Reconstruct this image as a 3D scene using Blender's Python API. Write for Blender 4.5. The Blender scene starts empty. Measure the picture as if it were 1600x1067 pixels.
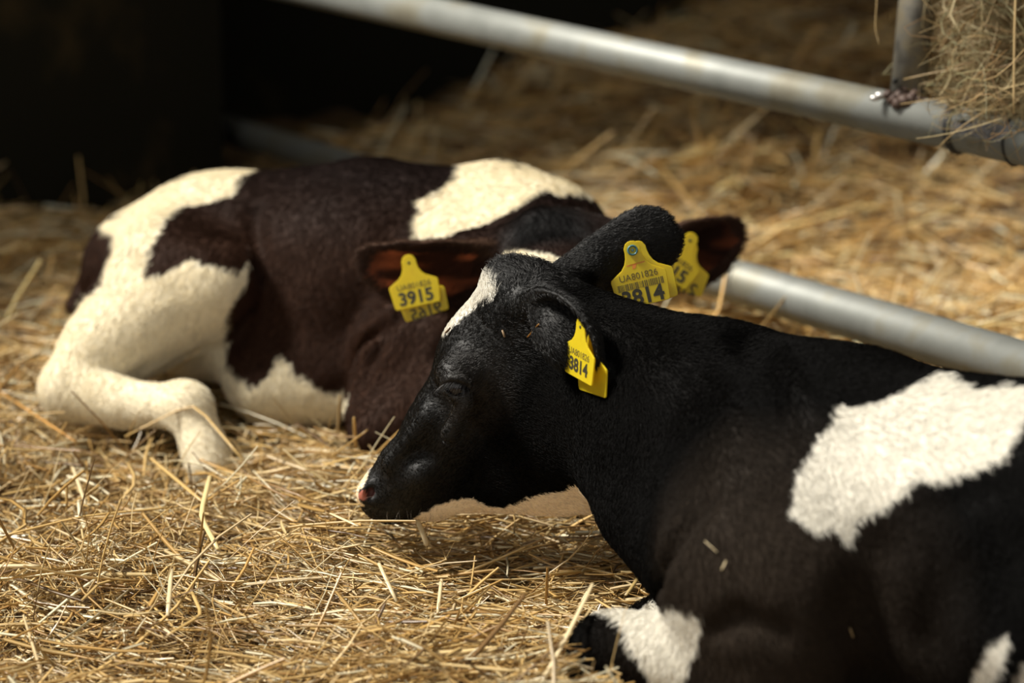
import bpy, math, random
import numpy as np
from mathutils import Vector, Matrix

random.seed(7)
rng = np.random.default_rng(7)
scene = bpy.context.scene
C = scene.collection

# ------------------------------------------------------------------ camera, world, sun, exposure
CAM_H, PITCH, LENS = 1.06, math.radians(13.5), 85.0
FPX = LENS / 36.0 * 1600.0
cam_d = bpy.data.cameras.new('camera')
cam_d.lens = LENS; cam_d.sensor_width = 36.0; cam_d.sensor_fit = 'HORIZONTAL'
cam_d.clip_start = 0.05; cam_d.clip_end = 100
cam_d.dof.use_dof = True; cam_d.dof.focus_distance = 3.12; cam_d.dof.aperture_fstop = 2.5
cam = bpy.data.objects.new('camera', cam_d); C.objects.link(cam)
cam.location = (0, 0, CAM_H); cam.rotation_euler = (math.pi/2 - PITCH, 0, 0)
scene.camera = cam

world = bpy.data.worlds.new('world'); scene.world = world; world.use_nodes = True
bg = world.node_tree.nodes['Background']
bg.inputs[0].default_value = (1.0, 0.95, 0.86, 1); bg.inputs[1].default_value = 0.85

SUN_DIR = Vector((0.62, -0.04, -0.78)).normalized()
sun_d = bpy.data.lights.new('sun', 'SUN'); sun_d.energy = 7.0; sun_d.angle = math.radians(11)
sun_d.color = (1.0, 0.95, 0.86)
sun = bpy.data.objects.new('sun', sun_d); C.objects.link(sun)
sun.rotation_euler = SUN_DIR.to_track_quat('-Z', 'Y').to_euler()
sun.location = (-3, 3, 6)

vs = scene.view_settings
vs.view_transform = 'Standard'; vs.look = 'None'; vs.exposure = 0.0; vs.gamma = 1.0
vs.use_curve_mapping = False

# ------------------------------------------------------------------ geometry of the view (for measuring the place)
CAMP = np.array([0, 0, CAM_H])
FWD = np.array([0, math.cos(PITCH), -math.sin(PITCH)])
UPV = np.array([0, math.sin(PITCH), math.cos(PITCH)])
RGT = np.array([1.0, 0, 0])

def P(px, py, d):
    return CAMP + d*(FWD + (px-800)/FPX*RGT - (py-533.5)/FPX*UPV)

def G(px, py, h=0.0):
    r = P(px, py, 1.0) - CAMP
    return CAMP + r*((h-CAM_H)/r[2])

def project(p):
    q = p - CAMP
    d = q@FWD
    return 800 + FPX*(q@RGT)/d, 533.5 - FPX*(q@UPV)/d, d

# ------------------------------------------------------------------ materials
def mat(name):
    m = bpy.data.materials.new(name); m.use_nodes = True
    nt = m.node_tree
    return m, nt, nt.nodes['Principled BSDF'], nt.nodes, nt.links

def attr_mat(name, attr, rough=0.5, spec=0.5, bump=0.0, bump_scale=300.0, vary=0.0, trans=0.0, gloss=False):
    m, nt, b, N, L = mat(name)
    a = N.new('ShaderNodeAttribute'); a.attribute_name = attr
    if vary:
        no = N.new('ShaderNodeTexNoise'); no.inputs['Scale'].default_value = 60; no.inputs['Detail'].default_value = 4
        tc = N.new('ShaderNodeTexCoord'); L.new(tc.outputs['Object'], no.inputs['Vector'])
        mx = N.new('ShaderNodeMix'); mx.data_type = 'RGBA'; mx.blend_type = 'MULTIPLY'
        mx.inputs['Factor'].default_value = vary
        L.new(a.outputs['Color'], mx.inputs['A']); L.new(no.outputs['Color'], mx.inputs['B'])
        L.new(mx.outputs['Result'], b.inputs['Base Color'])
    else:
        L.new(a.outputs['Color'], b.inputs['Base Color'])
    b.inputs['Roughness'].default_value = rough
    b.inputs['Specular IOR Level'].default_value = spec
    if gloss: L.new(a.outputs['Alpha'], b.inputs['Specular IOR Level'])
    if trans:
        tr = N.new('ShaderNodeBsdfTranslucent'); L.new(a.outputs['Color'], tr.inputs['Color'])
        ms = N.new('ShaderNodeMixShader'); ms.inputs[0].default_value = trans
        L.new(b.outputs[0], ms.inputs[1]); L.new(tr.outputs[0], ms.inputs[2])
        L.new(ms.outputs[0], N['Material Output'].inputs['Surface'])
    if bump:
        no = N.new('ShaderNodeTexNoise'); no.inputs['Scale'].default_value = bump_scale; no.inputs['Detail'].default_value = 3
        tc = N.new('ShaderNodeTexCoord'); L.new(tc.outputs['Object'], no.inputs['Vector'])
        bu = N.new('ShaderNodeBump'); bu.inputs['Strength'].default_value = bump; bu.inputs['Distance'].default_value = 0.004
        L.new(no.outputs['Fac'], bu.inputs['Height']); L.new(bu.outputs['Normal'], b.inputs['Normal'])
    return m

def plain(name, col, rough=0.5, metal=0.0, spec=0.5):
    m, nt, b, N, L = mat(name)
    b.inputs['Base Color'].default_value = (*col, 1)
    b.inputs['Roughness'].default_value = rough; b.inputs['Metallic'].default_value = metal
    b.inputs['Specular IOR Level'].default_value = spec
    return m

def noisy(name, stops, scale=8.0, detail=6.0, rough=0.6, metal=0.0, bump=0.3, bdist=0.004, stretch=(1, 1, 1), spec=0.5):
    m, nt, b, N, L = mat(name)
    tc = N.new('ShaderNodeTexCoord'); mp = N.new('ShaderNodeMapping'); mp.inputs['Scale'].default_value = stretch
    L.new(tc.outputs['Object'], mp.inputs['Vector'])
    no = N.new('ShaderNodeTexNoise'); no.inputs['Scale'].default_value = scale; no.inputs['Detail'].default_value = detail
    L.new(mp.outputs[0], no.inputs['Vector'])
    r = N.new('ShaderNodeValToRGB'); e = r.color_ramp.elements
    while len(e) < len(stops): e.new(0.5)
    for k, (p, c) in enumerate(stops):
        e[k].position = p; e[k].color = (*c, 1)
    L.new(no.outputs['Fac'], r.inputs[0]); L.new(r.outputs[0], b.inputs['Base Color'])
    b.inputs['Roughness'].default_value = rough; b.inputs['Metallic'].default_value = metal
    b.inputs['Specular IOR Level'].default_value = spec
    if bump:
        bu = N.new('ShaderNodeBump'); bu.inputs['Strength'].default_value = bump; bu.inputs['Distance'].default_value = bdist
        L.new(no.outputs['Fac'], bu.inputs['Height']); L.new(bu.outputs['Normal'], b.inputs['Normal'])
    return m

M_skin = attr_mat('hide', 'coat', 0.6, 0.15, bump=0.15, bump_scale=220, gloss=True)
M_fur = attr_mat('fur', 'coat', 0.40, 0.2, gloss=True)
M_straw = attr_mat('straw', 'straw', 0.34, 0.7, trans=0.2)
M_hay = attr_mat('hay', 'straw', 0.55, 0.4, trans=0.2)
M_floor = noisy('straw_litter', [(0.25, (0.035, 0.019, 0.007)), (0.5, (0.12, 0.068, 0.024)), (0.75, (0.26, 0.165, 0.065))], 45, 8, 0.7, bump=0.8, bdist=0.02, stretch=(1, 2.2, 1))  # litter colour darkened so gaps between stalks read as shade
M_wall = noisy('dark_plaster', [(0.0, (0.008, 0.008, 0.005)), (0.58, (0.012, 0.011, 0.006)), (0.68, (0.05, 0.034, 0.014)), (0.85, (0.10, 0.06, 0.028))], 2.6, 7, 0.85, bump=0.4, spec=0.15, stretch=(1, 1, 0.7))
M_roof = noisy('roof_boards', [(0.3, (0.05, 0.04, 0.03)), (0.7, (0.10, 0.08, 0.06))], 5, 5, 0.8)
M_pipe = noisy('galvanised_steel', [(0.2, (0.17, 0.18, 0.165)), (0.5, (0.25, 0.26, 0.24)), (0.62, (0.23, 0.22, 0.17)), (0.85, (0.12, 0.09, 0.05))], 9, 8, 0.55, 0.35, bump=0.12, bdist=0.002)
M_post = noisy('stained_steel', [(0.30, (0.05, 0.045, 0.04)), (0.48, (0.17, 0.16, 0.135)), (0.62, (0.22, 0.19, 0.13)), (0.8, (0.08, 0.05, 0.03))], 26, 8, 0.55, 0.4, bump=0.2, bdist=0.002)
M_weld = noisy('rusty_weld', [(0.3, (0.035, 0.022, 0.017)), (0.6, (0.09, 0.055, 0.042)), (0.8, (0.2, 0.16, 0.13))], 60, 6, 0.6, 0.3, bump=0.6)
M_bright = plain('bright_weld', (0.6, 0.59, 0.57), 0.4, 0.8)
M_plate = noisy('black_steel_plate', [(0.3, (0.010, 0.009, 0.008)), (0.7, (0.024, 0.019, 0.016))], 30, 6, 0.75, 0.0, bump=0.2)
M_wire = plain('black_wire', (0.015, 0.014, 0.013), 0.5)
M_tag = noisy('yellow_plastic', [(0.3, (0.80, 0.66, 0.02)), (0.62, (0.85, 0.72, 0.03)), (0.8, (0.62, 0.42, 0.02))], 30, 5, 0.38, bump=0.03)
_nt = M_tag.node_tree; _p = _nt.nodes['Principled BSDF']; _t = _nt.nodes.new('ShaderNodeBsdfTranslucent'); _m = _nt.nodes.new('ShaderNodeMixShader')
_m.inputs[0].default_value = 0.4; _t.inputs['Color'].default_value = (0.95, 0.70, 0.02, 1)
_nt.links.new(_p.outputs[0], _m.inputs[1]); _nt.links.new(_t.outputs[0], _m.inputs[2]); _nt.links.new(_m.outputs[0], _nt.nodes['Material Output'].inputs['Surface'])
M_print = plain('black_print', (0.03, 0.028, 0.015), 0.6)
M_print2 = plain('faded_print', (0.10, 0.078, 0.018), 0.6)
M_red = plain('faded_red_print', (0.75, 0.25, 0.04), 0.6)
M_rivet = plain('teal_rivet', (0.05, 0.17, 0.20), 0.25)
M_rivetc = plain('steel_pin', (0.25, 0.42, 0.45), 0.2, 0.6)
M_hole = plain('tag_hole', (0.01, 0.01, 0.008), 0.8)
M_eye = plain('eyeball', (0.006, 0.006, 0.010), 0.10, spec=0.45)
M_lash = plain('eyelashes', (0.012, 0.011, 0.011), 0.45)
M_whisk = plain('whiskers', (0.30, 0.26, 0.20), 0.4)

# ------------------------------------------------------------------ object helpers
def tag(o, label=None, cat=None, group=None, kind=None):
    for k, v in (('label', label), ('category', cat), ('group', group), ('kind', kind)):
        if v: o[k] = v
    return o

def mesh_obj(name, verts, faces, m, parent=None, smooth=True):
    me = bpy.data.meshes.new(name)
    me.from_pydata([tuple(map(float, v)) for v in verts], [], [tuple(map(int, f)) for f in faces])
    me.materials.append(m)
    if smooth: me.shade_smooth()
    o = bpy.data.objects.new(name, me); C.objects.link(o)
    if parent:
        o.parent = parent
        o.matrix_parent_inverse = parent.matrix_basis.inverted()
    return o

def fast_mesh(name, verts, loops, nper, m, parent=None, smooth=True):
    """verts (n,3), loops flat index array, nper corners per face"""
    me = bpy.data.meshes.new(name)
    nf = len(loops)//nper
    me.vertices.add(len(verts)); me.vertices.foreach_set('co', np.asarray(verts, np.float32).ravel())
    me.loops.add(len(loops)); me.loops.foreach_set('vertex_index', np.asarray(loops, np.int32))
    me.polygons.add(nf); me.polygons.foreach_set('loop_start', np.arange(0, nf*nper, nper, dtype=np.int32))
    me.update(calc_edges=True); me.validate()
    me.materials.append(m)
    if smooth: me.shade_smooth()
    o = bpy.data.objects.new(name, me); C.objects.link(o)
    if parent:
        o.parent = parent; o.matrix_parent_inverse = parent.matrix_basis.inverted()
    return o

def empty(name, loc):
    o = bpy.data.objects.new(name, None); C.objects.link(o); o.location = tuple(map(float, loc))
    o.empty_display_size = 0.1
    return o

def unit(v):
    v = np.asarray(v, float); return v/(np.linalg.norm(v)+1e-12)

def tube(path, radii, sides=10, cap=True, squash=1.0, up=None):
    """swept tube along a polyline -> verts, faces"""
    path = [np.asarray(p, float) for p in path]; n = len(path)
    if np.isscalar(radii): radii = [radii]*n
    V, F = [], []
    prev = None
    for i in range(n):
        t = unit(path[min(i+1, n-1)] - path[max(i-1, 0)])
        if prev is None:
            ref = np.array([0, 0, 1.0]) if up is None else np.asarray(up, float)
            if abs(t@ref) > 0.95: ref = np.array([1.0, 0, 0])
            a = unit(np.cross(t, ref))
        else:
            a = unit(prev - t*(prev@t))
        b = np.cross(t, a); prev = a
        for k in range(sides):
            an = 2*math.pi*k/sides
            V.append(path[i] + radii[i]*(math.cos(an)*a + squash*math.sin(an)*b))
    for i in range(n-1):
        for k in range(sides):
            k2 = (k+1) % sides
            F.append((i*sides+k, i*sides+k2, (i+1)*sides+k2, (i+1)*sides+k))
    if cap:
        F.append(tuple(range(sides))[::-1]); F.append(tuple((n-1)*sides+k for k in range(sides)))
    return V, F

def bezier(p0, p1, p2, n=8):
    t = np.linspace(0, 1, n)[:, None]
    return (1-t)**2*np.asarray(p0) + 2*t*(1-t)*np.asarray(p1) + t*t*np.asarray(p2)

# cheap vectorised value noise
_perm = np.random.default_rng(3).random(4096)
def vnoise(p, scale):
    q = np.asarray(p, float)*scale
    i = np.floor(q).astype(np.int64); f = q - i; f = f*f*(3-2*f)
    def h(a, b, c): return _perm[(a*73 + b*157 + c*419 + (a*b*7) % 31) % 4096]
    x, y, z = i[..., 0], i[..., 1], i[..., 2]; fx, fy, fz = f[..., 0], f[..., 1], f[..., 2]
    r = 0
    for dx in (0, 1):
        for dy in (0, 1):
            for dz in (0, 1):
                w = (fx if dx else 1-fx)*(fy if dy else 1-fy)*(fz if dz else 1-fz)
                r = r + w*h(x+dx, y+dy, z+dz)
    return r - 0.5

# ------------------------------------------------------------------ the barn
def box(x0, x1, y0, y1, z0, z1):
    V = [(x, y, z) for x in (x0, x1) for y in (y0, y1) for z in (z0, z1)]
    F = [(0, 1, 3, 2), (4, 6, 7, 5), (0, 4, 5, 1), (2, 3, 7, 6), (0, 2, 6, 4), (1, 5, 7, 3)]
    return V, F

def merge(parts):
    V, F = [], []
    for v, f in parts:
        o = len(V); V += list(v); F += [tuple(i+o for i in g) for g in f]
    return V, F

def ground_h(x, y):
    x = np.asarray(x, float); y = np.asarray(y, float)
    p = np.stack([x, y, np.zeros_like(x)], -1)
    h = 0.08*vnoise(p, 2.3) + 0.06*vnoise(p+5, 6.5) + 0.04*vnoise(p+9, 15.0)
    heap = np.clip((y-4.9)/2.2, 0, 1); heap = heap*heap*(3-2*heap)
    side = np.clip((x+0.7)/2.2, 0, 1); side = side*side*(3-2*side)
    h = h*(1+0.8*np.clip((y-4.4)/1.5, 0, 1)) + heap*side*0.55
    return h - 0.015

XL, XR, YB = -6.4, 4.2, 7.6
nx, ny = 210, 190
gx = np.linspace(XL, XR, nx); gy = np.linspace(-0.6, YB, ny)
GX, GY = np.meshgrid(gx, gy, indexing='ij')
gv = np.stack([GX, GY, ground_h(GX, GY)], -1).reshape(-1, 3)
idx = np.arange(nx*ny).reshape(nx, ny)
gl = np.stack([idx[:-1, :-1], idx[1:, :-1], idx[1:, 1:], idx[:-1, 1:]], -1).reshape(-1)
floor = fast_mesh('floor', gv, gl, 4, M_floor)
tag(floor, 'uneven barn floor covered in trampled straw litter', 'floor', kind='structure')

WH = 3.1
WA, wl1 = np.array([-2.3, 4.35]), G(352, 292)            # the dark partition on the left runs back to this corner
def wall_between(name, a, b, label, th=0.12, WH=WH):
    a = np.array([a[0], a[1]]); b = np.array([b[0], b[1]]); t = unit(b-a); n = np.array([-t[1], t[0]])
    q = [a, b, b+n*th, a+n*th]
    V = [(*p, -0.2) for p in q] + [(*p, WH) for p in q]
    F = [(0, 1, 5, 4), (1, 2, 6, 5), (2, 3, 7, 6), (3, 0, 4, 7), (4, 5, 6, 7), (3, 2, 1, 0)]
    o = mesh_obj(name, V, F, M_wall, smooth=False)
    return tag(o, label, 'wall', kind='structure')
wall_between('wall_left', WA, wl1, 'dark stained half-height barn wall on the left with peeling brown patches', WH=1.65)  # unseen height shaped so sun clears the calves and the left straw is shadowed
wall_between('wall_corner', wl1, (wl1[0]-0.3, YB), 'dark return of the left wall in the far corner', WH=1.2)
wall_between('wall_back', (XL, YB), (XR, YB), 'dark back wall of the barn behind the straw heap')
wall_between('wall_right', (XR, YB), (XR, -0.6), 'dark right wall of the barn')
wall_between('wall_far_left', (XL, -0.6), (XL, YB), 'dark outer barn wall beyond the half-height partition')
# unseen roof added to mask the sun, its opening shaped to the wanted lit floor
_k = WH/-SUN_DIR.z
hx0, hx1, hy0, hy1 = max(-1.2-SUN_DIR.x*_k, XL+0.2), 2.9-SUN_DIR.x*_k, 1.2-SUN_DIR.y*_k, 5.55-SUN_DIR.y*_k
cv = merge([box(XL-0.2, hx0, -0.7, YB+0.1, WH, WH+0.1), box(hx1, XR+0.1, -0.7, YB+0.1, WH, WH+0.1),
            box(hx0, hx1, -0.7, hy0, WH, WH+0.1), box(hx0, hx1, hy1, YB+0.1, WH, WH+0.1)])
tag(mesh_obj('sun_mask_roof', *cv, M_roof, smooth=False), 'unseen dark barn roof added to mask the sun, opening shaped for the lit floor', 'sun_mask_roof', kind='structure')

# ------------------------------------------------------------------ pipe fence with the hay rack post
def line_at(px, A, B):
    """point on the line A(px,py,d)-B(px,py,d) at image column px"""
    k = (px-A[0])/(B[0]-A[0]); inv = (1-k)/A[2] + k/B[2]
    return P(px, A[1]+(B[1]-A[1])*k, 1/inv)
LO = ((1370, 505, 3.90), (352, 203, 6.40))
UP = ((1500, 201, 3.71), (640, 16, 4.75))
fence = empty('pipe_fence', line_at(1700, *LO)*np.array([1, 1, 0]))
tag(fence, 'galvanised steel pipe fence with two rails running back behind the calves', 'fence')
def pipe(name, a, b, r, m, parent, n=2, sides=28):
    pts = [a+(b-a)*t for t in np.linspace(0, 1, n)]
    return mesh_obj(name, *tube(pts, r, sides), m, parent)
lo_a, lo_b = line_at(1850, *LO), line_at(352, *LO)
up_a, up_b = line_at(1850, *UP), line_at(330, *UP)
pipe('rail', lo_a, lo_b, 0.0385, M_pipe, fence)
pipe('rail', up_a, up_b, 0.0350, M_pipe, fence)
e0 = (lo_a+up_a)/2
pipe('end_post', np.array([e0[0], e0[1], -0.05]), np.array([e0[0], e0[1], 1.25]), 0.04, M_post, fence)
# hay rack upright welded on the top rail
pb = line_at(1416, *UP); pt = P(1452, -210, 3.80)
po = pipe('rack_post', pb, pt, 0.0285, M_post, fence)
V, F = tube([P(1398, 126, 3.80), P(1398, 126, 3.752)], 0.0045, 12)
mesh_obj('bolt_hole', V, F, M_hole, po)
def blob(c, r, seed, sub=2):
    import bmesh
    bm = bmesh.new(); bmesh.ops.create_icosphere(bm, subdivisions=sub, radius=1)
    rs = np.random.default_rng(seed)
    V = np.array([v.co[:] for v in bm.verts]); F = [[v.index for v in f.verts] for f in bm.faces]; bm.free()
    V = V*(1+0.35*vnoise(V+seed*3.1, 2.1))[:, None]*np.asarray(r)
    return V + np.asarray(c), F
uax = unit(up_b-up_a)
beads = []; DW = project(pb)[2]
for k, (x, y, r) in enumerate([(1388, 148, .006), (1396, 155, .008), (1405, 152, .008), (1414, 158, .009), (1424, 156, .008), (1434, 160, .008), (1402, 162, .007), (1420, 165, .007), (1443, 163, .007), (1450, 166, .005), (1410, 146, .008), (1430, 150, .008)]):
    beads.append(blob(P(x, y, DW-(0.034 if y > 155 else 0.026)), r*1.35, k))
mesh_obj('weld_bead', *merge(beads), M_weld, po)
mesh_obj('weld_splash', *merge([blob(P(1378, 149, DW-0.012), (.012, .008, .006), 31), blob(P(1368, 153, DW-0.016), (.010, .006, .005), 32)]), M_bright, po)
# plate lying against the rail and the black wire ties round it
c = [P(1492, 186, 3.64), P(1588, 196, 3.55), P(1560, 222, 3.56), P(1488, 205, 3.63)]
c2 = [p + 0.006*FWD for p in c]
pl = mesh_obj('bracket_plate', c+c2, [(3, 2, 1, 0), (4, 5, 6, 7), (0, 1, 5, 4), (1, 2, 6, 5), (2, 3, 7, 6), (3, 0, 4, 7)], M_plate, fence, smooth=False)
def ring(px, r, w, tilt, turns=1):
    c = line_at(px, *UP); a = unit(np.cross(uax, [0, 0, 1])); b = np.cross(uax, a)
    pts = []
    for k in range(33*turns):
        an = 2*math.pi*k/32
        pts.append(c + r*(math.cos(an)*a + math.sin(an)*b) + uax*(tilt*math.cos(an+.6) + 0.004*k/32))
    return tube(pts, w, 6)
mesh_obj('wire_tie', *ring(1500, 0.0375, 0.0026, 0.012, 3), M_wire, fence)
mesh_obj('wire_tie', *ring(1588, 0.0372, 0.0018, 0.008, 1), M_wire, fence)
mesh_obj('wire_tie', *tube(bezier(P(1488, 176, 3.63), P(1500, 160, 3.6), P(1518, 150, 3.6), 8), 0.003, 6), M_wire, fence)

# ------------------------------------------------------------------ signed distance fields for the animals
class Field:
    def __init__(s, lo, hi, h):
        s.lo = np.asarray(lo, float); s.h = h
        s.n = np.ceil((np.asarray(hi)-s.lo)/h).astype(int)+1
        s.F = np.full(s.n, 1.0, np.float32)
    def region(s, lo, hi):
        a = np.maximum(np.floor((lo-s.lo)/s.h).astype(int), 0); b = np.minimum(np.ceil((hi-s.lo)/s.h).astype(int)+1, s.n)
        if np.any(b <= a): return None
        sl = tuple(slice(i, j) for i, j in zip(a, b))
        g = np.meshgrid(*[s.lo[k]+s.h*np.arange(a[k], b[k]) for k in range(3)], indexing='ij')
        return sl, np.stack(g, -1)
    def blend(s, sl, d, k, cut=False):
        A = s.F[sl]; d = d.astype(np.float32)
        if cut:
            h = np.maximum(k-np.abs(A+d), 0)/k; s.F[sl] = np.maximum(A, -d) + h*h*k*0.25
        else:
            h = np.maximum(k-np.abs(A-d), 0)/k; s.F[sl] = np.minimum(A, d) - h*h*k*0.25
    def cone(s, a, b, ra, rb, k=0.03, w=None, sc=1.0, cut=False):
        a, b = np.asarray(a, float), np.asarray(b, float); R = max(ra, rb)*max(sc, 1)+k+3*s.h
        rg = s.region(np.minimum(a, b)-R, np.maximum(a, b)+R)
        if rg is None: return
        sl, p = rg; q = p-a; ba = b-a
        if w is not None:
            w = unit(w); q = q + (q@w)[..., None]*w*(1/sc-1); ba = ba + (ba@w)*w*(1/sc-1)
        L = max(ba@ba, 1e-9); t = np.clip((q@ba)/L, 0, 1)
        d = np.linalg.norm(q-t[..., None]*ba, axis=-1) - (ra+(rb-ra)*t)
        if sc < 1: d = d*(0.5+0.5*sc)
        s.blend(sl, d, k, cut)
    def ball(s, c, r, k=0.03, cut=False, w=None, sc=1.0): s.cone(c, np.asarray(c)+1e-4, r, r, k, w, sc, cut)
    def ellip(s, c, ax, k=0.03, cut=False):
        """ax: three (direction*radius) vectors"""
        c = np.asarray(c, float); ax = [np.asarray(a, float) for a in ax]; r = [np.linalg.norm(a) for a in ax]
        R = max(r)+k+3*s.h; rg = s.region(c-R, c+R)
        if rg is None: return
        sl, p = rg; q = p-c
        k1 = np.sqrt(sum(((q@(a/l))/l)**2 for a, l in zip(ax, r)))
        k2 = np.sqrt(sum(((q@(a/l))/(l*l))**2 for a, l in zip(ax, r)))
        s.blend(sl, k1*(k1-1)/np.maximum(k2, 1e-6), k, cut)
    def points(s, pts, r, k=0.01):
        pts = np.asarray(pts, np.float32); R = np.max(r)+k+3*s.h
        rg = s.region(pts.min(0)-R, pts.max(0)+R); sl, p = rg
        sh = p.shape[:-1]; q = p.reshape(-1, 3).astype(np.float32); out = np.empty(len(q), np.float32)
        r = np.broadcast_to(np.asarray(r, np.float32), (len(pts),))
        c0 = pts.mean(0); pc = pts-c0; pn = (pc*pc).sum(1)
        for i in range(0, len(q), 40000):
            b = q[i:i+40000]-c0
            d2 = (b*b).sum(1)[:, None]+pn-2*b@pc.T
            out[i:i+40000] = (np.sqrt(np.maximum(d2, 0))-r).min(1)
        s.blend(sl, out.reshape(sh), k)
    def sample(s, p):
        q = (np.asarray(p)-s.lo)/s.h; i = np.clip(np.round(q).astype(int), 0, s.n-1)
        v = s.F[i[..., 0], i[..., 1], i[..., 2]]
        out = np.any((q < 0) | (q > s.n-1), -1)
        return np.where(out, 1.0, v)
    def hit(s, px, py, d0, d1):
        ds = np.arange(d0, d1, 0.002); pts = np.array([P(px, py, d) for d in ds]); v = s.sample(pts)
        k = np.argmax(v < 0)
        return pts[k] if v[k] < 0 else None
    def mesh(s, smooth=3):
        F = s.F; S = F < 0
        nx, ny, nz = s.n
        cnt = np.zeros((nx-1, ny-1, nz-1), np.uint8)
        for a in (0, 1):
            for b in (0, 1):
                for c in (0, 1): cnt += S[a:nx-1+a, b:ny-1+b, c:nz-1+c]
        act = (cnt > 0) & (cnt < 8)
        ci = np.argwhere(act); vid = np.full(act.shape, -1, np.int64); vid[act] = np.arange(len(ci))
        corner = {(a, b, c): F[ci[:, 0]+a, ci[:, 1]+b, ci[:, 2]+c] for a in (0, 1) for b in (0, 1) for c in (0, 1)}
        acc = np.zeros((len(ci), 3)); num = np.zeros(len(ci))
        for ax in range(3):
            for u in (0, 1):
                for v in (0, 1):
                    k0 = [u, v]; k0.insert(ax, 0); k1 = [u, v]; k1.insert(ax, 1)
                    f0, f1 = corner[tuple(k0)], corner[tuple(k1)]
                    m = (f0 < 0) != (f1 < 0)
                    t = np.where(m, f0/np.where(m, f0-f1, 1), 0)
                    pt = np.tile(np.array(k0, float), (len(ci), 1)); pt[:, ax] = t
                    acc += pt*m[:, None]; num += m
        V = s.lo + s.h*(ci + acc/num[:, None])
        Q = []
        for ax in range(3):
            o = [i for i in range(3) if i != ax]
            sl0 = [slice(None)]*3; sl1 = [slice(None)]*3
            sl0[ax] = slice(0, s.n[ax]-1); sl1[ax] = slice(1, s.n[ax])
            A, B = S[tuple(sl0)], S[tuple(sl1)]
            e = np.argwhere(A != B)
            ok = np.all([(e[:, i] > 0) & (e[:, i] < s.n[i]-1) for i in o], 0); e = e[ok]
            inside = A[e[:, 0], e[:, 1], e[:, 2]]
            def g(du, dv):
                x = e.copy(); x[:, o[0]] += du; x[:, o[1]] += dv; return vid[x[:, 0], x[:, 1], x[:, 2]]
            q = np.stack([g(-1, -1), g(0, -1), g(0, 0), g(-1, 0)], 1)
            flip = inside if ax != 1 else ~inside
            q[~flip] = q[~flip][:, ::-1]
            Q.append(q)
        Q = np.concatenate(Q)
        n = len(V)
        for _ in range(smooth):
            sm = np.zeros((n, 3)); ct = np.zeros(n)
            for a, b in ((0, 1), (1, 2), (2, 3), (3, 0)):
                for i, j in ((a, b), (b, a)):
                    for k in range(3): sm[:, k] += np.bincount(Q[:, i], V[Q[:, j], k], n)
                    ct += np.bincount(Q[:, i], minlength=n)
            V = 0.5*V + 0.5*sm/np.maximum(ct, 1)[:, None]
        return V, Q

def normals(V, Q):
    n = np.cross(V[Q[:, 2]]-V[Q[:, 0]], V[Q[:, 3]]-V[Q[:, 1]]); N = np.zeros_like(V)
    for c in range(4):
        for k in range(3): N[:, k] += np.bincount(Q[:, c], n[:, k], len(V))
    return N/(np.linalg.norm(N, axis=1, keepdims=True)+1e-12)

def in_poly(x, y, poly):
    r = np.zeros(len(x), bool); n = len(poly)
    for i in range(n):
        x0, y0 = poly[i]; x1, y1 = poly[(i+1) % n]
        m = ((y0 > y) != (y1 > y)) & (x < (x1-x0)*(y-y0)/((y1-y0) or 1e-9)+x0)
        r ^= m
    return r

def ear_sheet(cl, opening, W, curl, nu=46, nv=30, prof=None):
    """ear blade: centre line points, direction the hollow faces, half width, curl -> points, inner normals"""
    cl = np.array(cl); t = np.linspace(0, 1, len(cl)); uu = np.linspace(0, 1, nu)
    # smooth interpolation of the centre line
    cc = np.stack([np.interp(uu, t, cl[:, k]) for k in range(3)], 1)
    for _ in range(25): cc[1:-1] = 0.5*cc[1:-1]+0.25*(cc[:-2]+cc[2:])
    pts, nor, edge = [], [], []
    for i, u in enumerate(uu):
        tan = unit(cc[min(i+1, nu-1)]-cc[max(i-1, 0)])
        o = unit(np.asarray(opening)-tan*(np.asarray(opening)@tan)); v = np.cross(tan, o)
        if prof is None:
            w = W*(0.50+0.55*math.sin(math.pi*min(u*1.05, 1)**0.85))*math.sqrt(max(1-u**3.5, 0.0))
        else: w = W*np.interp(u, *prof)
        c = curl*(1-0.55*u)
        for s in np.linspace(-1, 1, nv):
            an = s*c
            # circular arc cross section, hollow toward o
            R = w/max(c, 1e-3)
            pts.append(cc[i] + v*R*math.sin(an) + o*R*(1-math.cos(an)))
            nor.append(unit(o*math.cos(an)-v*math.sin(an))); edge.append(max(abs(s), u**2))
    return np.array(pts), np.array(nor), np.array(edge)

BLACK, WHITE, BROWN = (0.0030, 0.0028, 0.0026), (0.71, 0.68, 0.60), (0.033, 0.0150, 0.0088)

def nearest(V, pts, chunk=20000):
    """index and distance of nearest of pts for each V"""
    pts = np.asarray(pts, np.float32); idx = np.empty(len(V), int); dd = np.empty(len(V))
    c0 = pts.mean(0); pc = pts-c0; pn = (pc*pc).sum(1)
    for i in range(0, len(V), chunk):
        b = V[i:i+chunk].astype(np.float32)-c0
        d2 = (b*b).sum(1)[:, None]+pn-2*b@pc.T
        k = d2.argmin(1); idx[i:i+chunk] = k; dd[i:i+chunk] = np.sqrt(np.maximum(d2[np.arange(len(k)), k], 0))
    return idx, dd

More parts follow.
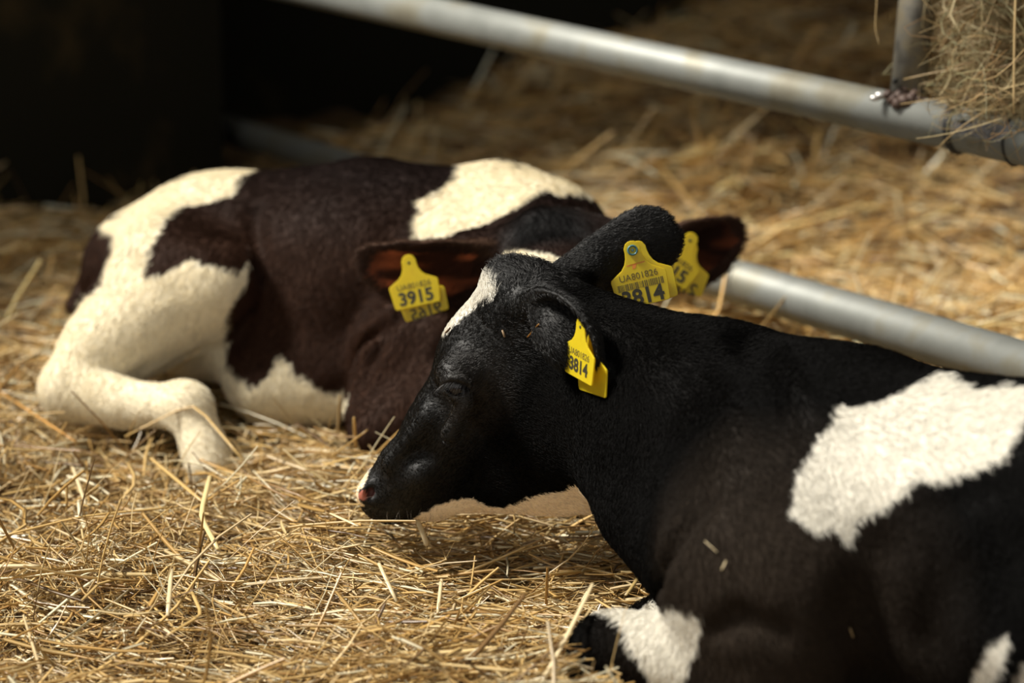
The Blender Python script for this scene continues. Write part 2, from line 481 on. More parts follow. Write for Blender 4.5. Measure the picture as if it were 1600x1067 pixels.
def add_curves(name, pts, rad, m, parent, col=None, gl=None):
    """pts (n,k,3) strands, rad (n,k)"""
    n, k = pts.shape[:2]
    cu = bpy.data.hair_curves.new(name)
    cu.add_curves([k]*n)
    cu.attributes['position'].data.foreach_set('vector', pts.reshape(-1).astype(np.float32))
    ra = cu.attributes.get('radius') or cu.attributes.new('radius', 'FLOAT', 'POINT')
    ra.data.foreach_set('value', rad.reshape(-1).astype(np.float32))
    if col is not None:
        a = cu.attributes.new('coat', 'FLOAT_COLOR', 'CURVE')
        a.data.foreach_set('color', np.concatenate([col, gl[:, None]], 1).reshape(-1).astype(np.float32))
    cu.materials.append(m)
    o = bpy.data.objects.new(name, cu); C.objects.link(o)
    o.parent = parent; o.matrix_parent_inverse = parent.matrix_basis.inverted()
    return o

def grow_fur(V, Q, N, n, colour, flow, length, keep, parent, name='fur', width=0.00032, lift=0.28, seed=1, m=None, gloss=None):
    r = np.random.default_rng(seed)
    area = 0.5*np.linalg.norm(np.cross(V[Q[:, 2]]-V[Q[:, 0]], V[Q[:, 3]]-V[Q[:, 1]]), axis=1)
    f = r.choice(len(Q), n, p=area/area.sum()); u, v = r.random((2, n, 1))
    q = Q[f]
    def bil(A): return (1-u)*(1-v)*A[q[:, 0]]+u*(1-v)*A[q[:, 1]]+u*v*A[q[:, 2]]+(1-u)*v*A[q[:, 3]]
    p = bil(V); nn = bil(N); nn /= np.linalg.norm(nn, axis=1, keepdims=True)+1e-9
    k = keep(p, nn); p, nn = p[k], nn[k]
    col = colour(p, nn, r); fl = flow(p); L = length(p)[:, None]
    L = L*(0.7+0.6*r.random((len(p), 1)))
    fl = fl + 0.16*r.normal(size=p.shape)
    clump = np.stack([vnoise(p+a, 55) for a in (1.3, 7.7, 13.1)], 1); fl = fl + 0.18*clump
    t = fl-(fl*nn).sum(1, keepdims=True)*nn; t /= np.linalg.norm(t, axis=1, keepdims=True)+1e-9
    li = lift*(0.6+0.8*r.random((len(p), 1)))
    p0 = p-nn*0.0012; p1 = p+L*0.5*(t+nn*li*1.2); p2 = p+L*(t+nn*li*0.75)
    pts = np.stack([p0, p1, p2], 1)
    rad = np.tile(np.array([width, width*0.8, width*0.12]), (len(p), 1))
    col = col*(0.75+0.5*r.random((len(p), 1)))
    return add_curves(name, pts, rad, m or M_fur, parent, col, gloss(p))

def flow_field(ctrl):
    cp = np.array([c[0] for c in ctrl]); cd = np.array([unit(c[1]) for c in ctrl])
    def f(p):
        d2 = ((p[:, None, :]-cp[None])**2).sum(2)+0.002
        w = 1/d2**1.5; w /= w.sum(1, keepdims=True)
        return w@cd
    return f

def paint(V, me, colour, N, gloss):
    col = colour(V, N, np.random.default_rng(5))
    a = me.attributes.new('coat', 'FLOAT_COLOR', 'POINT')
    a.data.foreach_set('color', np.concatenate([col, gloss(V)[:, None]], 1).reshape(-1).astype(np.float32))

def img_vec(dx, dy, dd=0.0):
    """direction given as right, down (image) and away"""
    return unit(dx*RGT - dy*UPV + dd*FWD)

# ------------------------------------------------------------------ ear tags
OUT = [(-0.11, 0.13), (-0.15, 0.05), (-0.15, -0.03), (-0.165, -0.12), (-0.205, -0.21), (-0.28, -0.29), (-0.40, -0.355), (-0.50, -0.41), (-0.515, -0.45),
       (-0.50, -0.62), (-0.475, -0.86), (-0.46, -0.895), (-0.43, -0.905), (0.43, -0.905), (0.46, -0.895), (0.475, -0.86), (0.50, -0.62), (0.515, -0.45), (0.50, -0.41), (0.40, -0.355),
       (0.28, -0.29), (0.205, -0.21), (0.165, -0.12), (0.15, -0.03), (0.15, 0.05), (0.11, 0.13), (0.06, 0.165), (0, 0.175), (-0.06, 0.165)]
def place(o, parent, M):
    o.parent = parent; o.matrix_parent_inverse = parent.matrix_basis.inverted(); o.matrix_basis = M
def flap_mesh(name, S, m, parent, M, th=0.0022, bend=0.0, ys=1.0):
    n = len(OUT); OUT_ = [(x, y*ys if y < 0 else y) for x, y in OUT]
    V = [(x*S, y*S, th/2 - bend*S*(y*y)) for x, y in OUT_] + [(x*S, y*S, -th/2 - bend*S*(y*y)) for x, y in OUT_]
    F = [tuple(range(n))[::-1], tuple(range(n, 2*n))] + [(i, (i+1) % n, n+(i+1) % n, n+i) for i in range(n)]
    F = [tuple(reversed(f)) for f in F]
    me = bpy.data.meshes.new(name); me.from_pydata(V, [], F); me.materials.append(m)
    o = bpy.data.objects.new(name, me); C.objects.link(o)
    b = o.modifiers.new('bevel', 'BEVEL'); b.width = 0.0006; b.segments = 2; b.limit_method = 'ANGLE'
    place(o, parent, M)
    return o
def text_obj(name, s, size, pos, m, parent, M, mirror=False, bold=0.0):
    cu = bpy.data.curves.new(name, 'FONT'); cu.body = s; cu.size = size; cu.align_x = 'CENTER'; cu.align_y = 'CENTER'
    cu.offset = bold; cu.extrude = 0.0001; cu.materials.append(m); cu.resolution_u = 4
    tmp = bpy.data.objects.new(name, cu); C.objects.link(tmp)
    dg = bpy.context.evaluated_depsgraph_get(); dg.update()
    me = bpy.data.meshes.new_from_object(tmp.evaluated_get(dg)); bpy.data.objects.remove(tmp); bpy.data.curves.remove(cu)
    me.name = name
    o = bpy.data.objects.new(name, me); C.objects.link(o)
    place(o, parent, M @ Matrix.Translation(pos) @ (Matrix.Diagonal((-1, 1, 1, 1)) if mirror else Matrix.Identity(4)))
    return o
def ear_tag(calf, hole, right, down, S, num, code=None, bars=False, rivet=False, rear=(0.0, -0.1, -0.006, 0.0), rear_num=None, numpos=-0.72, numsize=0.30, ys=1.0):
    x = unit(right); y = unit(-(np.asarray(down)-x*(np.asarray(down)@x))); z = np.cross(x, y)
    M = Matrix(((x[0], y[0], z[0], hole[0]), (x[1], y[1], z[1], hole[1]), (x[2], y[2], z[2], hole[2]), (0, 0, 0, 1)))
    f = flap_mesh('ear_tag', S, M_tag, calf, M, ys=ys)
    f['label'] = 'yellow plastic ear tag'
    R = M @ Matrix.Translation((rear[0]*S, rear[1]*S, rear[2])) @ Matrix.Rotation(rear[3], 4, 'Z') @ Matrix.Rotation(rear[4] if len(rear) > 4 else 0, 4, 'Y')
    b = flap_mesh('rear_flap', S*0.98, M_tag, f, R, ys=ys)
    zt = 0.0013
    if num: text_obj('number', num, S*numsize*1.22, (0, numpos*S, zt), M_print, f, M, bold=S*0.012)
    if code: text_obj('code', code, S*0.165, (0, -0.475*S, zt), M_print2, f, M, bold=0.0)
    if rear_num: 
        t = text_obj('rear_number', rear_num, S*0.34, (0, -0.80*S, zt), M_print2, f, R, mirror=True, bold=S*0.008)
    if bars:
        rs = np.random.default_rng(11); V, F = [], []; xx = -0.42
        while xx < 0.42:
            w = rs.choice([0.008, 0.008, 0.014, 0.02])
            q = len(V); V += [(xx*S, -0.70*S, zt), ((xx+w)*S, -0.70*S, zt), ((xx+w)*S, -0.575*S, zt), (xx*S, -0.575*S, zt)]
            F.append((q, q+1, q+2, q+3)); xx += w+rs.choice([0.008, 0.012, 0.02])
        o = mesh_obj('barcode', V, F, M_print2, None, smooth=False); place(o, f, M)
        V = [(-.17, -.27), (.17, -.255), (.17, -.235), (.02, -.25), (-.02, -.33), (-.08, -.335), (-.06, -.265), (-.17, -.25)]
        o = mesh_obj('red_mark', [(a*S, b*S, zt) for a, b in V], [tuple(range(len(V)))], M_red, None, smooth=False); place(o, f, M)
    def disc(name, r0, z0, z1, m, sides=20):
        V, F = tube([np.array([0, 0, z0]), np.array([0, 0, z1])], r0, sides)
        o = mesh_obj(name, V, F, m, None); place(o, f, M); return o
    if rivet:
        V, F = [], []
        prof = [(0.098, 0.0), (0.098, 0.0035), (0.082, 0.0048), (0.066, 0.0035), (0.064, 0.001), (0.0, 0.001)]
        for a in range(24):
            an = 2*math.pi*a/24
            V += [(r*S*math.cos(an), r*S*math.sin(an), h) for r, h in prof]
        n = len(prof)
        for a in range(24):
            for k in range(n-1): F.append((a*n+k, ((a+1) % 24)*n+k, ((a+1) % 24)*n+k+1, a*n+k+1))
        o = mesh_obj('rivet', V, F, M_rivet, None); place(o, f, M); o['label'] = 'teal rivet button'
        disc('rivet_pin', 0.026*S, 0.0, 0.0035, M_rivetc, 12)
    else:
        disc('pin_hole', 0.03*S, -0.0005, 0.0014, M_hole, 14)
    return f

# ------------------------------------------------------------------ the near calf
def rpx(r, d): return r*d/FPX

def build_field(lo, hi, h, prims):
    f = Field(lo, hi, h)
    for p in prims:
        kind = p[0]
        if kind == 'c':
            (x0, y0, d0, r0), (x1, y1, d1, r1) = p[1], p[2]; o = dict(k=0.03); o.update(p[3] if len(p) > 3 else {})
            f.cone(P(x0, y0, d0), P(x1, y1, d1), rpx(r0, d0), rpx(r1, d1), **o)
        elif kind == 'b':
            x0, y0, d0, r0 = p[1]; o = dict(k=0.03); o.update(p[2] if len(p) > 2 else {})
            f.ball(P(x0, y0, d0), rpx(r0, d0), **o)
    return f

# head frame: axis from poll to muzzle, lateral direction toward the far side
H0, H1 = P(815, 440, 3.16), P(610, 765, 3.27)
AX = unit(H1-H0); LAT = unit(FWD-AX*(FWD@AX)); HN = np.cross(AX, LAT)
if HN@img_vec(-1, -0.4) < 0: HN = -HN            # points out of the forehead
def lat(p, s): return np.asarray(p)+LAT*s

fA = build_field((-0.28, 2.12, -0.12), (1.62, 3.62, 0.62), 0.0045, [
    # trunk, withers, shoulder, rump
    ('c', (1270, 822, 2.84, 255), (1720, 892, 2.62, 268), dict(k=0.05)),
    ('c', (1300, 722, 2.84, 150), (1720, 815, 2.62, 170), dict(k=0.05)),
    ('c', (1720, 880, 2.62, 268), (2300, 930, 2.42, 250), dict(k=0.05)),
    ('b', (2330, 960, 2.38, 240), dict(k=0.05)),
    ('c', (2250, 1050, 2.22, 170), (1960, 1180, 2.18, 110), dict(k=0.05)),
    ('c', (1250, 648, 2.86, 74), (1330, 675, 2.83, 90), dict(k=0.06)),
    ('c', (1190, 850, 2.72, 135), (1175, 905, 2.70, 140), dict(k=0.05)),
    ('c', (1250, 720, 2.74, 120), (1185, 880, 2.68, 128), dict(k=0.06)),
    ('b', (1230, 960, 2.66, 120), dict(k=0.05)),
    # neck
    ('c', (925, 590, 3.14, 112), (1130, 690, 2.98, 168), dict(k=0.05, w=LAT, sc=0.72)),
    ('c', (1130, 690, 2.98, 168), (1290, 770, 2.88, 220), dict(k=0.05, w=LAT, sc=0.85)),
    ('c', (915, 522, 3.15, 52), (1140, 602, 2.97, 62), dict(k=0.05)),
    ('c', (965, 700, 3.12, 85), (1120, 830, 2.92, 112), dict(k=0.05, w=LAT, sc=0.7)),
    ('c', (1010, 800, 3.02, 60), (1110, 880, 2.86, 85), dict(k=0.05)),
    # near foreleg folded under the chest
    ('c', (1220, 1040, 2.66, 100), (975, 1012, 2.80, 54), dict(k=0.025)),
    ('b', (940, 1015, 2.81, 50), dict(k=0.03)),
    ('b', (1082, 990, 2.735, 26), dict(k=0.012)),
    ('c', (938, 1040, 2.81, 44), (1190, 1115, 2.70, 36), dict(k=0.015)),
    ('c', (1190, 1115, 2.70, 36), (1270, 1130, 2.66, 40), dict(k=0.02)),
    # far foreleg
    ('c', (1180, 930, 2.98, 90), (1020, 985, 3.02, 48), dict(k=0.03)),
])
def hc(a, b, ra, rb, **o):
    fA.cone(P(*a), P(*b), rpx(ra, a[2]), rpx(rb, b[2]), **{**dict(k=0.03, w=LAT), **o})
# skull
hc((822, 492, 3.165), (775, 560, 3.185), 84, 80, sc=0.96, k=0.04)
hc((775, 560, 3.185), (712, 668, 3.22), 80, 66, sc=0.80, k=0.035)
hc((712, 668, 3.22), (645, 738, 3.25), 66, 54, sc=0.82, k=0.03)
hc((640, 745, 3.253), (607, 765, 3.265), 55, 43, sc=1.05, k=0.02)
hc((600, 776, 3.266), (606, 780, 3.265), 36, 36, sc=1.05, k=0.012)
hc((632, 778, 3.255), (668, 782, 3.25), 35, 28, sc=1.05, k=0.015)       # lower lip and chin
hc((690, 768, 3.245), (870, 728, 3.17), 36, 76, sc=0.62, k=0.03)        # lower jaw
hc((845, 660, 3.175), (875, 700, 3.165), 96, 84, sc=0.74, k=0.04)       # cheek
hc((870, 560, 3.16), (930, 640, 3.14), 95, 100, sc=0.72, k=0.05)
fA.cone(P(905, 765, 3.16), P(918, 776, 3.15), 0.020, 0.018, k=0.02, w=LAT, sc=0.7)   # throat skin
for x, y, r in ((790, 425, 22), (812, 428, 24), (838, 432, 22), (775, 440, 20), (800, 445, 30)):
    fA.ball(P(x, y, 3.163), rpx(r, 3.16), k=0.015)
# brow, cheek bone and muzzle relief on both sides
EYE = P(714, 607, 3.20)
hw_eye = 0.0655
EYE_N = P(716, 605, 3.128)
E1 = img_vec(1, 0.03); E1 = unit(E1-LAT*(E1@LAT)); E2 = np.cross(E1, LAT)
if E2@UPV < 0: E2 = -E2
for s in (-1, 1):
    e = lat(EYE, hw_eye*0.80) if s > 0 else EYE_N.copy()
    fA.ball(e - AX*0.012 + HN*0.010, 0.026, k=0.03)
    fA.cone(e + E2*0.021 - E1*0.016, e + E2*0.023 + E1*0.020, 0.009, 0.008, k=0.012)      # brow
    if s < 0:
        EYE_N = fA.hit(714, 606, 3.0, 3.3) + LAT*0.010
        e = EYE_N
    fA.cone(e + LAT*s*0.012 - HN*0.020 + AX*0.014, e + LAT*s*0.006 - HN*0.024 + AX*0.06, 0.008, 0.014, k=0.03)   # cheek bone
    # hollow above the nostril and the ridge in front of it
    a = P(668, 692, 3.235) + LAT*s*0.060; b = P(640, 705, 3.245) + LAT*s*0.060
    fA.cone(a, b, 0.014, 0.011, k=0.02, cut=True)
    fA.cone(P(690, 640, 3.22)+LAT*s*0.046+HN*0.012, P(628, 712, 3.25)+LAT*s*0.044+HN*0.008, 0.008, 0.009, k=0.02)
    fA.ball(P(672, 728, 3.24)+LAT*s*0.040, 0.019, k=0.025)
    fA.cone(P(700, 735, 3.235)+LAT*s*0.062, P(688, 770, 3.24)+LAT*s*0.062, 0.012, 0.010, k=0.025, cut=True)
    nz = P(582, 768, 3.268) + LAT*s*0.030 + HN*0.004
    fA.ball(nz - AX*0.008, 0.016, k=0.015)
    nh = fA.hit(578, 771, 3.1, 3.4)
    if s > 0: nh = nh + LAT*0.070
    fA.ellip(nh + LAT*s*0.002, (AX*0.0105+HN*0.002, HN*0.0068, LAT*0.016), k=0.005, cut=True)
    # mouth line
    fA.cone(P(612, 806, 3.258)+LAT*s*0.045, P(690, 778, 3.245)+LAT*s*0.047, 0.0025, 0.002, k=0.012, cut=True)
# ears
earA_near = ear_sheet([P(842, 486, 3.10), P(876, 466, 3.045), P(912, 478, 3.00), P(934, 522, 2.98), P(938, 575, 2.98)], img_vec(-0.75, 0.75, -0.15), 0.036, 1.0, prof=([0, .3, .6, .8, .93, 1], [.7, 1, .85, .6, .36, .12]))
earA_far = ear_sheet([P(885, 448, 3.20), P(930, 420, 3.225), P(980, 396, 3.235), P(1022, 372, 3.24), P(1052, 352, 3.24)], img_vec(-0.1, -0.15, 1.0), 0.046, 0.8, prof=([0, .3, .6, .8, .92, 1], [.6, .85, 1, .95, .75, .42]))
for s_ in (earA_near, earA_far): fA.points(s_[0], 0.0052, k=0.02)
fA.cone(P(836, 490, 3.12), P(860, 478, 3.075), 0.028, 0.020, k=0.03)
fA.cone(P(880, 455, 3.20), P(925, 424, 3.225), 0.028, 0.016, k=0.03)
# front lobe of the drooping ear
lobe = ear_sheet([P(850, 478, 3.05), P(860, 506, 3.022), P(870, 536, 3.015), P(875, 566, 3.02)], img_vec(0.35, 0.1, 1), 0.032, 0.9, prof=([0, .35, .7, .9, 1], [.8, 1, .75, .45, .2]))
fA.points(lobe[0], 0.005, k=0.02)

# upper lids, crease between neck and shoulder, folds behind the elbow
for s in (-1, 1):
    e = EYE_N if s < 0 else lat(EYE, hw_eye*0.80) - LAT*0.004
    o_ = LAT*s
    fA.ellip(e + o_*0.014, (E1*0.0205, E2*0.0125, LAT*0.020), k=0.004, cut=True)
    arc = [e + E1*(u*0.020) + E2*(0.0150*(1-u*u*0.85)) + o_*(0.0105+0.0055*(1-u*u)) for u in np.linspace(-1, 1, 9)]
    for a, b in zip(arc[:-1], arc[1:]): fA.cone(a, b, 0.0036, 0.0036, k=0.005)
    arc = [e + E1*(u*0.020) - E2*(0.0120*(1-u*u*0.85)) + o_*(0.0105+0.0035*(1-u*u)) for u in np.linspace(-1, 1, 9)]
    for a, b in zip(arc[:-1], arc[1:]): fA.cone(a, b, 0.0026, 0.0026, k=0.004)
NOSE_PINK, NOSE_DARK = fA.hit(566, 775, 3.1, 3.4), fA.hit(579, 771, 3.1, 3.4)
def crease(f, pts, r, k=0.025, off=0.004, d0=2.3, d1=3.5):
    hs = [f.hit(x, y, d0, d1) for x, y in pts]; hs = [h for h in hs if h is not None]
    for a, b in zip(hs[:-1], hs[1:]): f.cone(a-FWD*off, b-FWD*off, r, r, k=k, cut=True)
crease(fA, [(1028, 945), (1030, 890), (1052, 838), (1092, 795)], 0.012)
crease(fA, [(1110, 985), (1150, 965), (1215, 985)], 0.009)
crease(fA, [(1165, 525), (1185, 590), (1215, 660)], 0.008, off=0.006, k=0.05)
crease(fA, [(1370, 860), (1345, 960), (1350, 1060)], 0.006, off=0.006, k=0.06)
crease(fA, [(1460, 800), (1470, 900), (1440, 1000)], 0.006, off=0.006, k=0.06)
crease(fA, [(1545, 770), (1560, 860), (1545, 960)], 0.007, off=0.006, k=0.06)
VA, QA = fA.mesh(3)
NA = normals(VA, QA)
VA = VA + NA*(0.004*vnoise(VA, 14)+0.0008*vnoise(VA+4, 38))[:, None]
NA = normals(VA, QA)
WHITE_A = [
    [(768, 428), (776, 455), (775, 470), (750, 478), (722, 498), (703, 518), (690, 530), (690, 515), (712, 478), (738, 436)],       # blaze
    [(572, 715), (584, 722), (570, 755), (563, 772), (572, 790), (540, 800), (540, 720)],                                          # nose edge
    [(640, 815), (690, 786), (738, 776), (760, 790), (785, 794), (820, 780), (845, 772), (878, 766), (905, 754), (925, 768), (936, 810), (900, 830), (640, 835)],  # jaw
    [(1232, 790), (1226, 810), (1248, 812), (1270, 832), (1300, 828), (1328, 850), (1345, 812), (1390, 780), (1440, 752), (1510, 742), (1560, 720), (1585, 690), (1600, 655), (1640, 650), (1700, 640), (1700, 600), (1600, 606), (1560, 608), (1520, 612), (1475, 585), (1450, 588), (1420, 604), (1380, 628), (1330, 640), (1302, 632), (1290, 665), (1262, 710), (1240, 745)],  # flank
    [(925, 955), (985, 935), (1060, 950), (1098, 966), (1094, 985), (1078, 1020), (1068, 1067), (1070, 1110), (1030, 1110), (1015, 1062), (990, 1020), (972, 985), (955, 962)],  # knee
    [(1575, 985), (1550, 1005), (1520, 1040), (1508, 1067), (1540, 1080), (1562, 1035), (1580, 1000)],
    [(1600, 1030), (1580, 1067), (1600, 1090), (1660, 1060), (1650, 1020)],
]
pa_all = np.concatenate([earA_near[0], earA_far[0], lobe[0]]); na_all = np.concatenate([earA_near[1], earA_far[1], lobe[1]]); ea_all = np.concatenate([earA_near[2], earA_far[2], lobe[2]])
NOSTR = P(576, 774, 3.25)
def colour_A(p, n, r):
    x, y, d = project(p)
    jx = 7*vnoise(p, 90)+ 9*vnoise(p+3, 35) + r.normal(size=len(p))*1.5; jy = 8*vnoise(p+11, 90)+9*vnoise(p+17, 35) + r.normal(size=len(p))*2.0
    col = np.tile(np.array(BLACK), (len(p), 1))
    # warmer, sun-bleached hair on shoulder and round the eye
    warm = np.clip(1.3-np.linalg.norm(p-P(1170, 970, 2.60), axis=1)/0.20, 0, 1)*1.25 + np.clip(1-np.linalg.norm(p-P(735, 615, 3.13), axis=1)/0.07, 0, 1)*0.8
    col = col + warm[:, None]*np.array([0.024, 0.0175, 0.0125])
    facing = (n*(CAMP-p)).sum(1) > -0.25*np.linalg.norm(CAMP-p, axis=1)
    wh = np.zeros(len(p), bool)
    for k, poly in enumerate(WHITE_A):
        sc = 0.35 if k < 3 else 1.0
        m = in_poly(x+jx*sc, y+jy*sc, poly)
        if k == 2: m = m | ((np.abs((p-P(800, 800, 3.2))@LAT) < 0.06) & (in_poly(x+jx*sc, y+jy*sc, [(a, b) for a, b in poly])))
        if k == 2: m = m & (d > 3.10)
        if k == 1: m = m & (((p-NOSTR)@LAT) > -0.02)
        if k == 0: m = m & (((p-H0)@LAT) > -0.055)
        wh |= m & (facing | (k < 3)) & ((d < 3.0) if k >= 3 else (d > 3.0))
    col[wh] = np.array(WHITE)
    jaw = wh & (y > 740) & (d > 3.0)
    col[jaw] = np.array([0.95, 0.80, 0.58])  # jaw white raised and warmed, straw bounce light put into its colour
    pk = np.linalg.norm(p-NOSE_PINK, axis=1) < 0.0075
    col[pk] = np.array([0.42, 0.13, 0.085])
    nst = np.linalg.norm(p-NOSE_DARK, axis=1) < 0.009
    col[nst & ~pk] = np.array([0.06, 0.015, 0.012])
    return col
calfA = empty('calf', np.array([0.62, 2.75, 0]))
tag(calfA, 'black and white calf lying in front with its head turned left in profile', 'calf', 'calves resting on the straw')
bodyA = fast_mesh('body', VA, QA.reshape(-1), 4, M_skin, calfA)
def gloss_A(p):
    a = (p-H0)@AX; r_ = np.linalg.norm((p-H0)-a[:, None]*AX, axis=1)
    face = np.clip((0.18-r_)/0.06, 0, 1)*np.clip((0.30+a)/0.1, 0, 1)*(project(p)[2] > 3.0)*np.clip((930-project(p)[0])/80, 0, 1)
    face = face*np.clip(((p-H0)@HN+0.075)/0.05, 0, 1)
    de = nearest(p, pa_all[::4])[1]
    return 0.03+0.36*np.maximum(face, (de < 0.02)*0.7)
def gloss_B(p): return 0.06+0.30*np.exp(-((p-POLLB)**2).sum(1)/(2*0.05**2))
paint(VA, bodyA.data, colour_A, NA, gloss_A)

back = unit(P(1720, 830, 2.62)-P(1270, 800, 2.84)); DN = np.array([0, 0, -1.0])
flowA = flow_field([
    (P(600, 760, 3.22), -AX + 0.2*HN), (P(660, 700, 3.2), -AX), (P(700, 620, 3.15), -AX-HN*0.5), (P(735, 530, 3.15), -AX), (P(790, 440, 3.12), HN*0.8-AX*0.2),
    (P(850, 650, 3.1), -HN-0.4*AX), (P(830, 760, 3.15), -HN*0.7-AX*0.6), (P(930, 600, 3.05), img_vec(0.7, 0.8)), (P(880, 480, 3.08), img_vec(1, 0.2)),
    (P(935, 550, 3.03), img_vec(0.1, 1)), (P(1000, 380, 3.24), img_vec(1, -0.4)), (P(1000, 480, 3.1), img_vec(1, 0.1)), (P(1030, 700, 2.95), img_vec(0.55, 0.9)),
    (P(1150, 560, 2.95), img_vec(1, 0.2)), (P(1150, 880, 2.58), img_vec(0.25, 1)), (P(1280, 800, 2.62), img_vec(0.35, 1)), (P(1300, 650, 2.7), img_vec(0.6, 0.8)), (P(1500, 650, 2.6), img_vec(0.8, 0.6)),
    (P(1500, 850, 2.45), img_vec(0.5, 1)), (P(1400, 560, 2.8), img_vec(1, 0.1)), (P(1000, 1010, 2.74), img_vec(-0.35, 1)), (P(1700, 800, 2.4), back+0.6*DN), (P(2300, 900, 2.3), back+0.9*DN)])
POLL = P(805, 420, 3.13)
def lenA(p):
    L = np.full(len(p), 0.0105)
    L += 0.012*np.exp(-((p-POLL)**2).sum(1)/(2*0.03**2))
    x, y, d = project(p)
    face = (p-H0)@AX
    L = np.where((d > 3.02) & (face > 0.06) & (x < 900), 0.0062, L)
    L = np.where((d > 3.02) & (face > 0.28) & (x < 720), 0.0042, L)
    _, de = nearest(p, pa_all[::3])
    L = np.where(de < 0.02, 0.0068, L)
    L += 0.012*np.exp(-((p-P(870, 545, 3.01))**2).sum(1)/(2*0.016**2))
    L += 0.004*np.exp(-((p-P(1080, 480, 2.99))**2).sum(1)/(2*0.08**2))
    return L
def keepA(p, n):
    k = np.linalg.norm(p-EYE_N, axis=1) > 0.0185
    k &= (np.linalg.norm(p-NOSE_DARK, axis=1) > 0.012) & (np.linalg.norm(p-NOSE_PINK, axis=1) > 0.010)
    k &= p[:, 2] > -0.03
    return k
grow_fur(VA, QA, NA, 420000, colour_A, flowA, lenA, keepA, calfA, seed=21, gloss=gloss_A)
# eyeballs, lids and lashes
def eyeball(parent, c, r, ax):
    import bmesh
    bm = bmesh.new(); bmesh.ops.create_uvsphere(bm, u_segments=24, v_segments=16, radius=r)
    V = np.array([v.co[:] for v in bm.verts])+np.asarray(c); F = [[v.index for v in f.verts] for f in bm.faces]; bm.free()
    return mesh_obj('eye', V, F, M_eye, parent)
eyeball(calfA, EYE_N - LAT*0.001, 0.0165, AX)
eyeball(calfA, lat(EYE, hw_eye*0.80) - LAT*0.0035, 0.0165, AX)
st, rd = [], []
rl = np.random.default_rng(4)
for k in range(60):
    u = rl.uniform(-1, 1)
    a = EYE_N + E1*(u*0.019) + E2*(0.0125*(1-u*u*0.85)) - LAT*(0.0125+0.0055*(1-u*u))
    dr = unit(-LAT*0.45 + E1*(-0.45+0.55*u) - E2*0.75 + 0.12*rl.normal(size=3)); L = rl.uniform(0.012, 0.019)
    st.append([a, a+dr*L*0.5, a+dr*L-UPV*L*0.10]); rd.append([0.0002, 0.00016, 0.00005])
add_curves('eyelashes', np.array(st), np.array(rd), M_lash, calfA)
st, rd = [], []
for k in range(40):
    a = P(rl.uniform(566, 680), 0, 1)*0
    px_ = rl.uniform(566, 690); py_ = 805 + rl.uniform(-14, 9) if px_ > 590 else rl.uniform(725, 800)
    h_ = fA.hit(px_, py_, 3.1, 3.4)
    if h_ is None: continue
    dr = unit(img_vec(-0.8 if px_ < 590 else rl.uniform(-0.5, 0.4), 0.15 if px_ < 590 else 0.9, -0.25)+0.2*rl.normal(size=3)); L = rl.uniform(0.012, 0.032)
    st.append([h_, h_+dr*L*0.5+DN*0.001, h_+dr*L+DN*0.004]); rd.append([0.00008, 0.00007, 0.00003])
add_curves('whiskers', np.array(st), np.array(rd), M_whisk, calfA)

